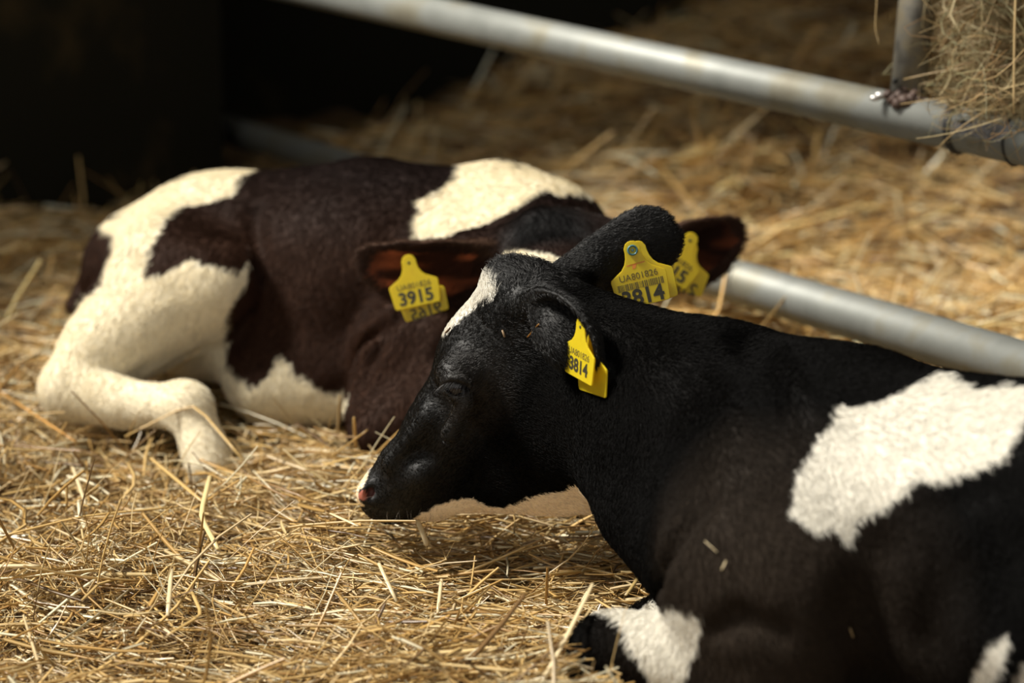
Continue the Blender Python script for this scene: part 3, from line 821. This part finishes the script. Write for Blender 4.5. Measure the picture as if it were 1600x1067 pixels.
# ------------------------------------------------------------------ the far calf
fB = build_field((-1.12, 3.20, -0.10), (0.50, 4.62, 0.58), 0.006, [
    # trunk and rump
    ('c', (330, 445, 4.10, 150), (600, 452, 4.04, 185), dict(k=0.05)),
    ('c', (600, 452, 4.04, 185), (780, 420, 3.99, 160), dict(k=0.05)),
    ('c', (560, 350, 4.06, 92), (330, 375, 4.12, 92), dict(k=0.05)),
    ('c', (340, 380, 4.12, 100), (235, 430, 4.12, 105), dict(k=0.05)),
    ('c', (795, 395, 4.02, 132), (860, 395, 3.98, 92), dict(k=0.05)),
    ('c', (500, 540, 3.98, 118), (440, 560, 3.98, 95), dict(k=0.05)),
    ('c', (540, 590, 3.90, 70), (420, 600, 3.92, 62), dict(k=0.04)),
    # thigh, gaskin, hock, cannon, foot
    ('c', (270, 440, 3.98, 108), (345, 440, 3.90, 72), dict(k=0.03)),
    ('c', (305, 462, 3.93, 78), (170, 545, 3.90, 62), dict(k=0.04)),
    ('c', (200, 515, 3.95, 80), (118, 596, 3.88, 50), dict(k=0.04)),
    ('c', (212, 586, 3.82, 9), (318, 562, 3.82, 30), dict(k=0.02, cut=True)),
    ('c', (218, 584, 3.87, 9), (322, 560, 3.87, 30), dict(k=0.02, cut=True)),
    ('c', (235, 580, 3.92, 9), (325, 560, 3.92, 27), dict(k=0.02, cut=True)),
    ('c', (112, 612, 3.86, 46), (190, 630, 3.82, 38), dict(k=0.02)),
    ('c', (190, 632, 3.82, 37), (285, 634, 3.77, 34), dict(k=0.01)),
    ('b', (288, 634, 3.765, 38), dict(k=0.02)),
    ('c', (296, 640, 3.76, 34), (318, 700, 3.74, 33), dict(k=0.015)),
    ('c', (318, 700, 3.74, 34), (326, 728, 3.73, 36), dict(k=0.01)),
    ('c', (165, 385, 4.20, 14), (112, 480, 4.10, 10), dict(k=0.02)),
    # shoulder, brisket, folded forelegs
    ('c', (740, 440, 3.86, 110), (660, 560, 3.80, 92), dict(k=0.05)),
    ('c', (640, 560, 3.80, 90), (600, 640, 3.76, 62), dict(k=0.04)),
    ('c', (680, 640, 3.72, 70), (585, 680, 3.70, 42), dict(k=0.03)),
    ('c', (780, 560, 3.74, 120), (730, 650, 3.70, 90), dict(k=0.05)),
    # neck and head
    ('c', (840, 400, 3.90, 112), (868, 432, 3.70, 88), dict(k=0.05)),
    ('c', (850, 520, 3.86, 130), (850, 560, 3.76, 110), dict(k=0.05)),
    ('c', (870, 420, 3.68, 78), (868, 470, 3.60, 84), dict(k=0.04)),
    ('c', (868, 470, 3.60, 84), (862, 560, 3.51, 66), dict(k=0.04)),
    ('c', (862, 560, 3.51, 66), (856, 660, 3.47, 50), dict(k=0.03)),
    ('b', (856, 680, 3.47, 52), dict(k=0.02)),
    ('c', (850, 372, 3.69, 44), (930, 378, 3.69, 42), dict(k=0.03)),
    ('c', (790, 388, 3.70, 30), (735, 395, 3.69, 32), dict(k=0.03)),
    ('c', (960, 385, 3.71, 34), (1030, 375, 3.73, 30), dict(k=0.03)),
])
# skin folds of the flank and neck
for a, b, r in (((395, 330, 3.885), (408, 420, 3.87), .012), ((402, 420, 3.865), (372, 530, 3.86), .012), ((640, 470, 3.755), (545, 620, 3.73), .008), ((600, 500, 3.80), (520, 610, 3.79), .007)):
    h0, h1 = fB.hit(a[0], a[1], 3.4, 4.4), fB.hit(b[0], b[1], 3.4, 4.4)
    if h0 is not None and h1 is not None: fB.cone(h0-FWD*0.004, h1-FWD*0.004, r, r, k=0.02, cut=True)
EP = ([0, .15, .4, .65, .85, .95, 1], [.55, .78, 1, .82, .50, .30, .14])
earB_l = ear_sheet([P(762, 410, 3.685), P(715, 422, 3.665), P(660, 428, 3.65), P(600, 415, 3.645), P(560, 396, 3.645)], img_vec(0.12, 0.38, -1), 0.060, 0.85, prof=EP)
earB_r = ear_sheet([P(1005, 395, 3.715), P(1045, 402, 3.73), P(1088, 396, 3.735), P(1130, 370, 3.74), P(1158, 348, 3.745)], img_vec(-0.12, 0.30, -1), 0.056, 0.8, prof=EP)
for s_ in (earB_l, earB_r): fB.points(s_[0], 0.0058, k=0.02)
VB, QB = fB.mesh(3)
NB = normals(VB, QB)
VB = VB + NB*(0.007*vnoise(VB, 13)+0.0012*vnoise(VB+4, 34))[:, None]
NB = normals(VB, QB)
WHITE_B = [
    [(158, 352), (230, 300), (300, 270), (365, 255), (420, 262), (395, 272), (372, 285), (365, 308), (330, 315), (295, 320), (262, 345), (245, 372), (230, 400), (228, 432),
     (262, 425), (292, 402), (318, 412), (345, 420), (372, 425), (392, 400), (388, 440), (372, 462), (360, 490), (352, 530), (356, 570), (380, 600), (395, 605), (415, 585), (430, 560), (442, 558), (455, 575), (470, 592), (500, 608), (525, 614), (540, 610), (540, 640), (520, 700), (300, 760), (0, 760), (0, 600), (60, 545), (92, 505), (112, 490), (128, 470), (160, 445), (170, 410), (180, 370), (165, 362)],
    [(715, 240), (780, 250), (850, 270), (925, 300), (930, 312), (895, 308), (855, 298), (820, 318), (785, 345), (772, 362), (740, 372), (645, 370), (652, 345), (662, 330), (648, 318), (690, 300), (718, 275)],
    [(790, 385), (830, 392), (880, 402), (890, 420), (800, 440), (780, 420)],
]
pb_all = np.concatenate([earB_l[0], earB_r[0]]); nb_all = np.concatenate([earB_l[1], earB_r[1]]); eb_all = np.concatenate([earB_l[2], earB_r[2]])
POLLB = P(858, 368, 3.65)
def colour_B(p, n, r):
    x, y, d = project(p)
    jx = 8*vnoise(p, 70)+8*vnoise(p+3, 28)+r.normal(size=len(p))*2; jy = 8*vnoise(p+11, 70)+8*vnoise(p+17, 28)+r.normal(size=len(p))*2
    col = np.tile(np.array(BROWN), (len(p), 1))
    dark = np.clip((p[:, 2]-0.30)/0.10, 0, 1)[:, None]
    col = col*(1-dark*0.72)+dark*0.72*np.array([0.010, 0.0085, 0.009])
    tuft = np.clip(2.0-np.linalg.norm((p-POLLB)*np.array([0.9, 0.7, 1.2]), axis=1)/0.038, 0, 1)[:, None]
    col = col*(1-tuft)+tuft*np.array([0.007, 0.0065, 0.0065])
    facing = (n*(CAMP-p)).sum(1) > -0.25*np.linalg.norm(CAMP-p, axis=1)
    for k, poly in enumerate(WHITE_B):
        m = in_poly(x+jx*(0.4 if k == 2 else 1), y+jy*(0.4 if k == 2 else 1), poly) & facing
        if k == 1: m &= d > 3.78
        if k == 2: m &= d < 3.75
        if k == 0: m &= x < 560
        col[m] = np.array([0.84, 0.765, 0.585])
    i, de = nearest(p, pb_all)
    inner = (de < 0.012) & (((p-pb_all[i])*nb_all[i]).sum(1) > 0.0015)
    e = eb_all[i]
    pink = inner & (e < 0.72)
    glow_streak = np.clip(0.15+3.0*vnoise(p*np.array([0.5, 1, 2.2]), 34), 0, 1)[:, None]  # reddish skin, with light through the ear painted in as orange streaks
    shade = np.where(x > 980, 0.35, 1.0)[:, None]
    col[pink] = (shade*np.array([0.035, 0.013, 0.008])*(1-glow_streak)*1.0+shade*np.array([0.30, 0.085, 0.035])*glow_streak)[pink]
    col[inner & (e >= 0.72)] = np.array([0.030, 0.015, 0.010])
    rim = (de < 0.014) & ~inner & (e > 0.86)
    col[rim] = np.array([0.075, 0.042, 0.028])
    return col
calfB = empty('calf', np.array([-0.35, 4.0, 0]))
tag(calfB, 'dark brown and white calf lying behind with ears spread and face hidden', 'calf', 'calves resting on the straw')
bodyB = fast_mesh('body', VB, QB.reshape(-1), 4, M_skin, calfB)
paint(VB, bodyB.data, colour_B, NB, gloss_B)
flowB = flow_field([
    (P(860, 380, 3.6), img_vec(0, 1, -0.6)), (P(650, 400, 3.64), img_vec(-1, 0)), (P(1100, 380, 3.73), img_vec(1, -0.1)), (P(800, 300, 3.9), img_vec(-0.6, 0.4)), (P(600, 300, 3.9), img_vec(-0.8, 0.5)),
    (P(500, 450, 3.8), img_vec(-0.4, 1)), (P(600, 600, 3.7), img_vec(-0.3, 1)), (P(300, 400, 3.9), img_vec(-0.7, 0.8)), (P(150, 560, 3.8), img_vec(-0.3, 1)), (P(250, 640, 3.75), img_vec(1, 0.5)), (P(440, 620, 3.85), img_vec(-0.2, 1))])
def lenB(p):
    L = np.full(len(p), 0.011)
    L += 0.026*np.exp(-((p-POLLB)**2).sum(1)/(2*0.032**2))
    L += 0.008*np.exp(-((p-P(34, 595, 3.98))**2).sum(1)/(2*0.03**2))
    return L
def keepB(p, n):
    i, de = nearest(p, pb_all[::2]); inner = (de < 0.013) & (((p-pb_all[::2][i])*nb_all[::2][i]).sum(1) > 0.0015) & (eb_all[::2][i] < 0.72)
    return (p[:, 2] > -0.03) & ~(inner & (np.random.default_rng(1).random(len(p)) < 0.75))
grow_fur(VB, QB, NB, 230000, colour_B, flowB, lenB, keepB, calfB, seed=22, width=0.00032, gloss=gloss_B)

# ------------------------------------------------------------------ the four ear tags
T = 3.60
ear_tag(calfB, P(639, 411, T), img_vec(1, -0.22, -0.05), img_vec(0.22, 1, -0.05), 0.0725, '3915', 'UA801826', rear=(0.06, -0.25, -0.007, 0.09), rear_num='9165')
ear_tag(calfB, P(1078, 376, 3.66), img_vec(0.84, 0.55, 0.05), img_vec(-0.55, 0.84, 0), 0.0735, '3915', 'UA801826', rear=(0.12, -0.14, -0.008, 0.33), rear_num='2168')
ear_tag(calfA, P(988, 391, 3.215), img_vec(1, -0.235, 0.05), img_vec(0.235, 1, 0), 0.0735, '3814', 'UA801826', bars=True, rivet=True, rear=(0.12, -0.02, -0.007, 0.06), numpos=-0.86, numsize=0.32, ys=1.12)
ear_tag(calfA, P(908, 511, 2.975), img_vec(0.46, 0.26, -0.85), img_vec(0.13, 1, -0.05), 0.0735, '3814', 'UA801826', rear=(0.06, -0.26, -0.014, 0.12), numpos=-0.70, numsize=0.26)
# ------------------------------------------------------------------ straw
PAL = np.array([[0.72, 0.49, 0.19], [0.83, 0.63, 0.31], [0.60, 0.37, 0.12], [0.95, 0.86, 0.60], [0.40, 0.225, 0.07], [0.20, 0.115, 0.045], [0.74, 0.57, 0.32]])
PW = np.array([.26, .2, .2, .1, .12, .05, .07])
def straw_mesh(name, pos, yaw, pitch, L, W, bend, m, seed, spans=3, flat=0.45):
    """many stalks in one mesh; each a bent three sided sliver"""
    n = len(pos); r = np.random.default_rng(seed)
    d = np.stack([np.cos(yaw)*np.cos(pitch), np.sin(yaw)*np.cos(pitch), np.sin(pitch)], 1)
    s = np.stack([-np.sin(yaw), np.cos(yaw), np.zeros(n)], 1); u = np.cross(d, s)
    roll = r.uniform(0, math.pi, n)[:, None]
    a = np.cos(roll)*s+np.sin(roll)*u; b = -np.sin(roll)*s+np.cos(roll)*u
    be = r.normal(size=(n, 1))*bend; bu = r.normal(size=(n, 1))*bend*0.6
    V = np.empty((n, spans+1, 3, 3))
    kink = r.uniform(0.3, 0.7, (n, 1)); kk = (r.random((n, 1)) < 0.25)*r.uniform(-0.6, 0.6, (n, 1))
    for i in range(spans+1):
        t = i/spans; tt = t-0.5
        c = pos + d*(L[:, None]*tt) + s*(be*L[:, None]*(t*(1-t)*2) + np.maximum(t-kink, 0)*kk*L[:, None]) + u*(bu*L[:, None]*(t*(1-t)*2))
        tap = 1.0 if 0 < i < spans else 0.75
        for k in range(3):
            an = 2*math.pi*k/3
            V[:, i, k] = c + W[:, None]*0.5*tap*(math.cos(an)*a + flat*math.sin(an)*b)
    base = (np.arange(n)*(spans+1)*3)[:, None, None, None]
    q = np.array([[[i*3+k, i*3+(k+1) % 3, (i+1)*3+(k+1) % 3, (i+1)*3+k] for k in range(3)] for i in range(spans)])[None]
    loops = (base+q).reshape(-1)
    o = fast_mesh(name, V.reshape(-1, 3), loops, 4, m, smooth=False)
    return o, n, (spans+1)*3

def colour_straw(o, n, per, seed, pal=PAL, w=PW, gain=1.0):
    r = np.random.default_rng(seed); c = pal[r.choice(len(pal), n, p=w)]*(0.8+0.4*r.random((n, 1)))*gain
    c = np.clip(c, 0, 0.95)
    c = np.repeat(np.concatenate([c, np.ones((n, 1))], 1), per, 0)
    a = o.data.attributes.new('straw', 'FLOAT_COLOR', 'POINT'); a.data.foreach_set('color', c.reshape(-1).astype(np.float32))

def scatter(n, y0, y1, l0, l1, w0, w1, top, seed, clear=0.008, power=1.0):
    r = np.random.default_rng(seed)
    y = y0+(y1-y0)*r.random(n)**power
    half = 0.225*y*1.12+0.38
    x = r.uniform(-1, 1, n)*half
    L = l0*np.exp(r.random(n)**1.6*math.log(l1/l0)); W = w0+(w1-w0)*r.random(n)**1.7
    yaw = r.uniform(0, 2*math.pi, n)+0.0
    # loosely combed swathes
    p0 = np.stack([x, y, np.zeros(n)], 1); sw = r.random(n) < 0.45
    yaw = np.where(sw, 3.0*vnoise(p0, 1.7)+r.normal(size=n)*0.35, yaw)
    pitch = r.normal(size=n)*0.16; st = r.random(n) < 0.05; pitch = np.where(st, r.uniform(0.3, 1.1, n), pitch)
    z = ground_h(x, y)+top*r.random(n)**1.4+np.abs(np.sin(pitch))*L*0.42*st
    pos = np.stack([x, y, z], 1)
    d = np.stack([np.cos(yaw)*np.cos(pitch), np.sin(yaw)*np.cos(pitch), np.sin(pitch)], 1)
    ok = np.ones(n, bool)
    for t in (-0.5, -0.25, 0, 0.25, 0.5):
        q = pos+d*(L[:, None]*t)
        ok &= (fA.sample(q) > clear) & (fB.sample(q) > clear)
    wa = WA; wall_t = unit(np.array(wl1[:2])-np.array(wa[:2])); wn = np.array([-wall_t[1], wall_t[0]])
    ok &= ((pos[:, :2]-wl1[:2])@wn < -0.02) & (pos[:, 1] < YB-0.1)
    return pos[ok], yaw[ok], pitch[ok], L[ok], W[ok]

s0 = scatter(3400, 2.35, 4.2, 0.08, 0.28, 0.0045, 0.0085, 0.075, 35)
s1 = scatter(74000, 2.35, 4.1, 0.02, 0.17, 0.0013, 0.0055, 0.06, 31)
s1 = tuple(np.concatenate([a, b]) for a, b in zip(s1, s0))
o, n, per = straw_mesh('straw_bedding', *s1, 0.10, M_straw, 1); colour_straw(o, n, per, 2, gain=0.86)
tag(o, 'loose golden straw strewn thickly over the barn floor around the calves', 'straw', kind='stuff')
s2 = scatter(36000, 3.9, 7.5, 0.05, 0.26, 0.003, 0.011, 0.07, 33, power=1.1)
o, n, per = straw_mesh('straw_bedding', *s2, 0.10, M_straw, 3, spans=2); colour_straw(o, n, per, 4, gain=1.08)
tag(o, 'deep golden straw heaped behind the pipe fence', 'straw', kind='stuff')

def stalk(pts, w, col, label, h=None, flat=0.5, group=None, name='straw_stalk', cat='straw'):
    """one stalk that can be told apart; pts are (px, py, height above the floor) or world points"""
    q = []
    for p in pts:
        if len(p) == 3 and p[0] > 10 or len(p) == 3 and p[1] > 20: q.append(G(p[0], p[1], p[2]))
        else: q.append(np.asarray(p))
    m = []
    for i in range(len(q)-1):
        for t in np.linspace(0, 1, 5)[:-1]: m.append(q[i]+(q[i+1]-q[i])*t)
    m.append(q[-1]); m = np.array(m)
    m[1:-1] = 0.6*m[1:-1]+0.2*(m[:-2]+m[2:])
    V, F = tube(list(m), [w*0.42]+[w*0.5]*(len(m)-2)+[w*0.38], 7, True, flat)
    base = m[np.argmin(m[:, 2])]
    o = mesh_obj(name, np.array(V)-base, F, M_straw); o.location = tuple(base)
    a = o.data.attributes.new('straw', 'FLOAT_COLOR', 'POINT'); a.data.foreach_set('color', np.tile([*col, 1.0], len(V)).astype(np.float32))
    tag(o, label, cat, group)
    return o
GOLD, PALE, TAN, ORANGE = (0.66, 0.45, 0.17), (0.80, 0.66, 0.40), (0.62, 0.47, 0.25), (0.62, 0.33, 0.09)
stalk([(842, 1075, 0.05), (885, 995, 0.09), (926, 912, 0.13)], 0.0055, PALE, 'long pale straw stalk leaning beside the white knee of the front calf')
stalk([(195, 682, 0.05), (303, 628, 0.10), (378, 716, 0.05)], 0.0050, GOLD, 'bent golden straw stalk arching over the hind foot of the back calf')
stalk([(240, 606, 0.06), (312, 546, 0.14)], 0.0065, TAN, 'dull straw stalk rising from the dark gap under the back calf thigh')
stalk([(0, 838, 0.055), (130, 806, 0.06), (272, 792, 0.055)], 0.0060, GOLD, 'long golden straw stalk lying level at the left edge')
stalk([(0, 884, 0.06), (62, 884, 0.06)], 0.0090, PALE, 'short thick cream straw piece at the left edge')
stalk([(328, 744, 0.075), (313, 806, 0.07), (341, 858, 0.06)], 0.0075, (0.84, 0.68, 0.34), 'broad kinked straw blade standing in the middle of the left straw')
stalk([(236, 716, 0.06), (322, 788, 0.06)], 0.0065, GOLD, 'stout straw stalk slanting down in front of the hind foot')
stalk([P(652, 812, 3.24), P(662, 836, 3.23), P(668, 853, 3.23)], 0.0085, PALE, 'pale straw chip hanging from the chin of the front calf', flat=0.35)
stalk([(114, 730, 0.06), (134, 788, 0.05)], 0.0055, PALE, 'short pale straw piece lying below the hock of the back calf')
stalk([(1528, 506, 0.12), (1640, 474, 0.14)], 0.0085, (0.82, 0.70, 0.42), 'long pale straw stalk above the lower pipe rail at the right edge')
stalk([(527, 690, 0.03), (531, 618, 0.12)], 0.0045, TAN, 'thin upright straw stalk before the brown chest of the back calf')
stalk([(556, 706, 0.04), (553, 652, 0.11)], 0.0050, GOLD, 'upright straw stalk just left of the front calf nose')
stalk([(520, 712, 0.05), (574, 672, 0.10)], 0.0050, GOLD, 'slanting straw stalk just left of the front calf nose')
stalk([(0, 612, 0.06), (58, 650, 0.07), (118, 690, 0.06)], 0.0055, ORANGE, 'orange straw stalk sloping down below the back calf hock at left')
stalk([(690, 905, 0.05), (684, 958, 0.03)], 0.0050, PALE, 'short upright straw piece in the straw under the front calf chin')
stalk([(592, 880, 0.08), (620, 940, 0.05)], 0.0055, PALE, 'pale straw piece pointing down left below the front calf muzzle')
stalk([(560, 822, 0.09), (516, 802, 0.09)], 0.0050, PALE, 'pale straw stalk pointing at the front calf nose')
stalk([(268, 890, 0.07), (262, 962, 0.05)], 0.0060, PALE, 'pale upright straw sliver in the front left straw')
stalk([(300, 925, 0.07), (316, 960, 0.06), (262, 992, 0.06)], 0.0048, GOLD, 'hooked golden straw stalk in the front left straw')
stalk([(1035, 850, 0.05), (978, 930, 0.07)], 0.0055, (0.5, 0.36, 0.14), 'dark golden straw stalk standing before the front calf brisket')
# bits caught on the near calf
def on_calf(x, y, x2, y2, w, col, label, d0=2.3, d1=3.4, lift=0.009):
    a, b = fA.hit(x, y, d0, d1), fA.hit(x2, y2, d0, d1)
    if a is None or b is None: return
    stalk([a-FWD*lift, (a+b)/2-FWD*(lift+.002), b-FWD*lift], w, col, label, name='straw_bit')
on_calf(824, 527, 842, 506, 0.0026, ORANGE, 'orange straw bit stuck before the drooping ear of the front calf')
on_calf(785, 516, 789, 527, 0.0032, (0.30, 0.20, 0.11), 'brown chaff bit on the forehead of the front calf')
on_calf(697, 520, 704, 512, 0.0050, (0.20, 0.12, 0.06), 'dark brown chaff bit at the lower tip of the white blaze')
on_calf(1100, 844, 1120, 862, 0.0012, PALE, 'thin straw bit on the black shoulder of the front calf, upper one')
on_calf(1126, 889, 1133, 875, 0.0024, PALE, 'small pale husk on the black shoulder of the front calf')
on_calf(1326, 980, 1331, 994, 0.0022, TAN, 'small husk on the lower black side of the front calf')

# ------------------------------------------------------------------ hay in the rack
HP = np.array([[0.42, 0.30, 0.14], [0.52, 0.41, 0.21], [0.33, 0.20, 0.08], [0.40, 0.36, 0.19], [0.62, 0.52, 0.30]]); HW = np.array([.3, .2, .25, .15, .1])
r = np.random.default_rng(77); n = 6000
hx = r.uniform(1492, 1790, n); hy = r.uniform(-260, 190, n)
edge = 1478 + 26*np.sin(hy/37.0) + np.clip((hy-110)*0.5, 0, 60)
hx = np.maximum(hx, edge+r.exponential(12, n))
hd = r.uniform(3.56, 3.92, n)
pos = np.array([P(a, b, c) for a, b, c in zip(hx, hy, hd)])
pitch = r.normal(size=n)*0.8; yaw = r.uniform(0, 6.283, n); L = r.uniform(0.04, 0.19, n); W = 0.0009+0.0026*r.random(n)**2.2
o, k, per = straw_mesh('hay_bundle', pos, yaw, pitch, L, W, 0.5, M_hay, 5, spans=4, flat=0.6)
colour_straw(o, k, per, 6, HP, HW, 0.75)
tag(o, 'tangled brown hay stuffed in the rack above the top rail', 'hay', kind='stuff')
# long wisps that hang out of it
k = 46
a = [P(r.uniform(1470, 1600), r.uniform(60, 210), r.uniform(3.48, 3.6)) for _ in range(k)]
yaw = r.uniform(2.6, 3.7, k)*1.0; pitch = r.uniform(-1.4, 0.3, k); L = r.uniform(0.05, 0.14, k)
o, kk, per = straw_mesh('hay_wisps', np.array(a), yaw, pitch, L, np.full(k, 0.0015), 0.8, M_hay, 8, spans=5)
colour_straw(o, kk, per, 9, HP, HW, 1.25)
tag(o, 'thin hay wisps hanging out over the top rail', 'hay', kind='stuff')
for pts, w, lab in (([P(1588, -40, 3.5), P(1585, 60, 3.49), P(1584, 178, 3.49)], 0.0034, 'straight brown hay stem hanging down before the hay'),
                    ([P(1412, 124, 3.66), P(1460, 113, 3.63), P(1516, 105, 3.6)], 0.0030, 'pale hay stem reaching left across the rack post'),
                    ([P(1407, 163, 3.66), P(1450, 156, 3.62), P(1495, 152, 3.6)], 0.0026, 'orange hay stem crossing the weld below the rack post'),
                    ([P(1372, -30, 3.66), P(1367, 42, 3.66), P(1374, 72, 3.66)], 0.0026, 'lone drooping hay wisp left of the rack post')):
    stalk(pts, w, (0.58, 0.42, 0.2), lab, name='hay_stem', cat='hay')
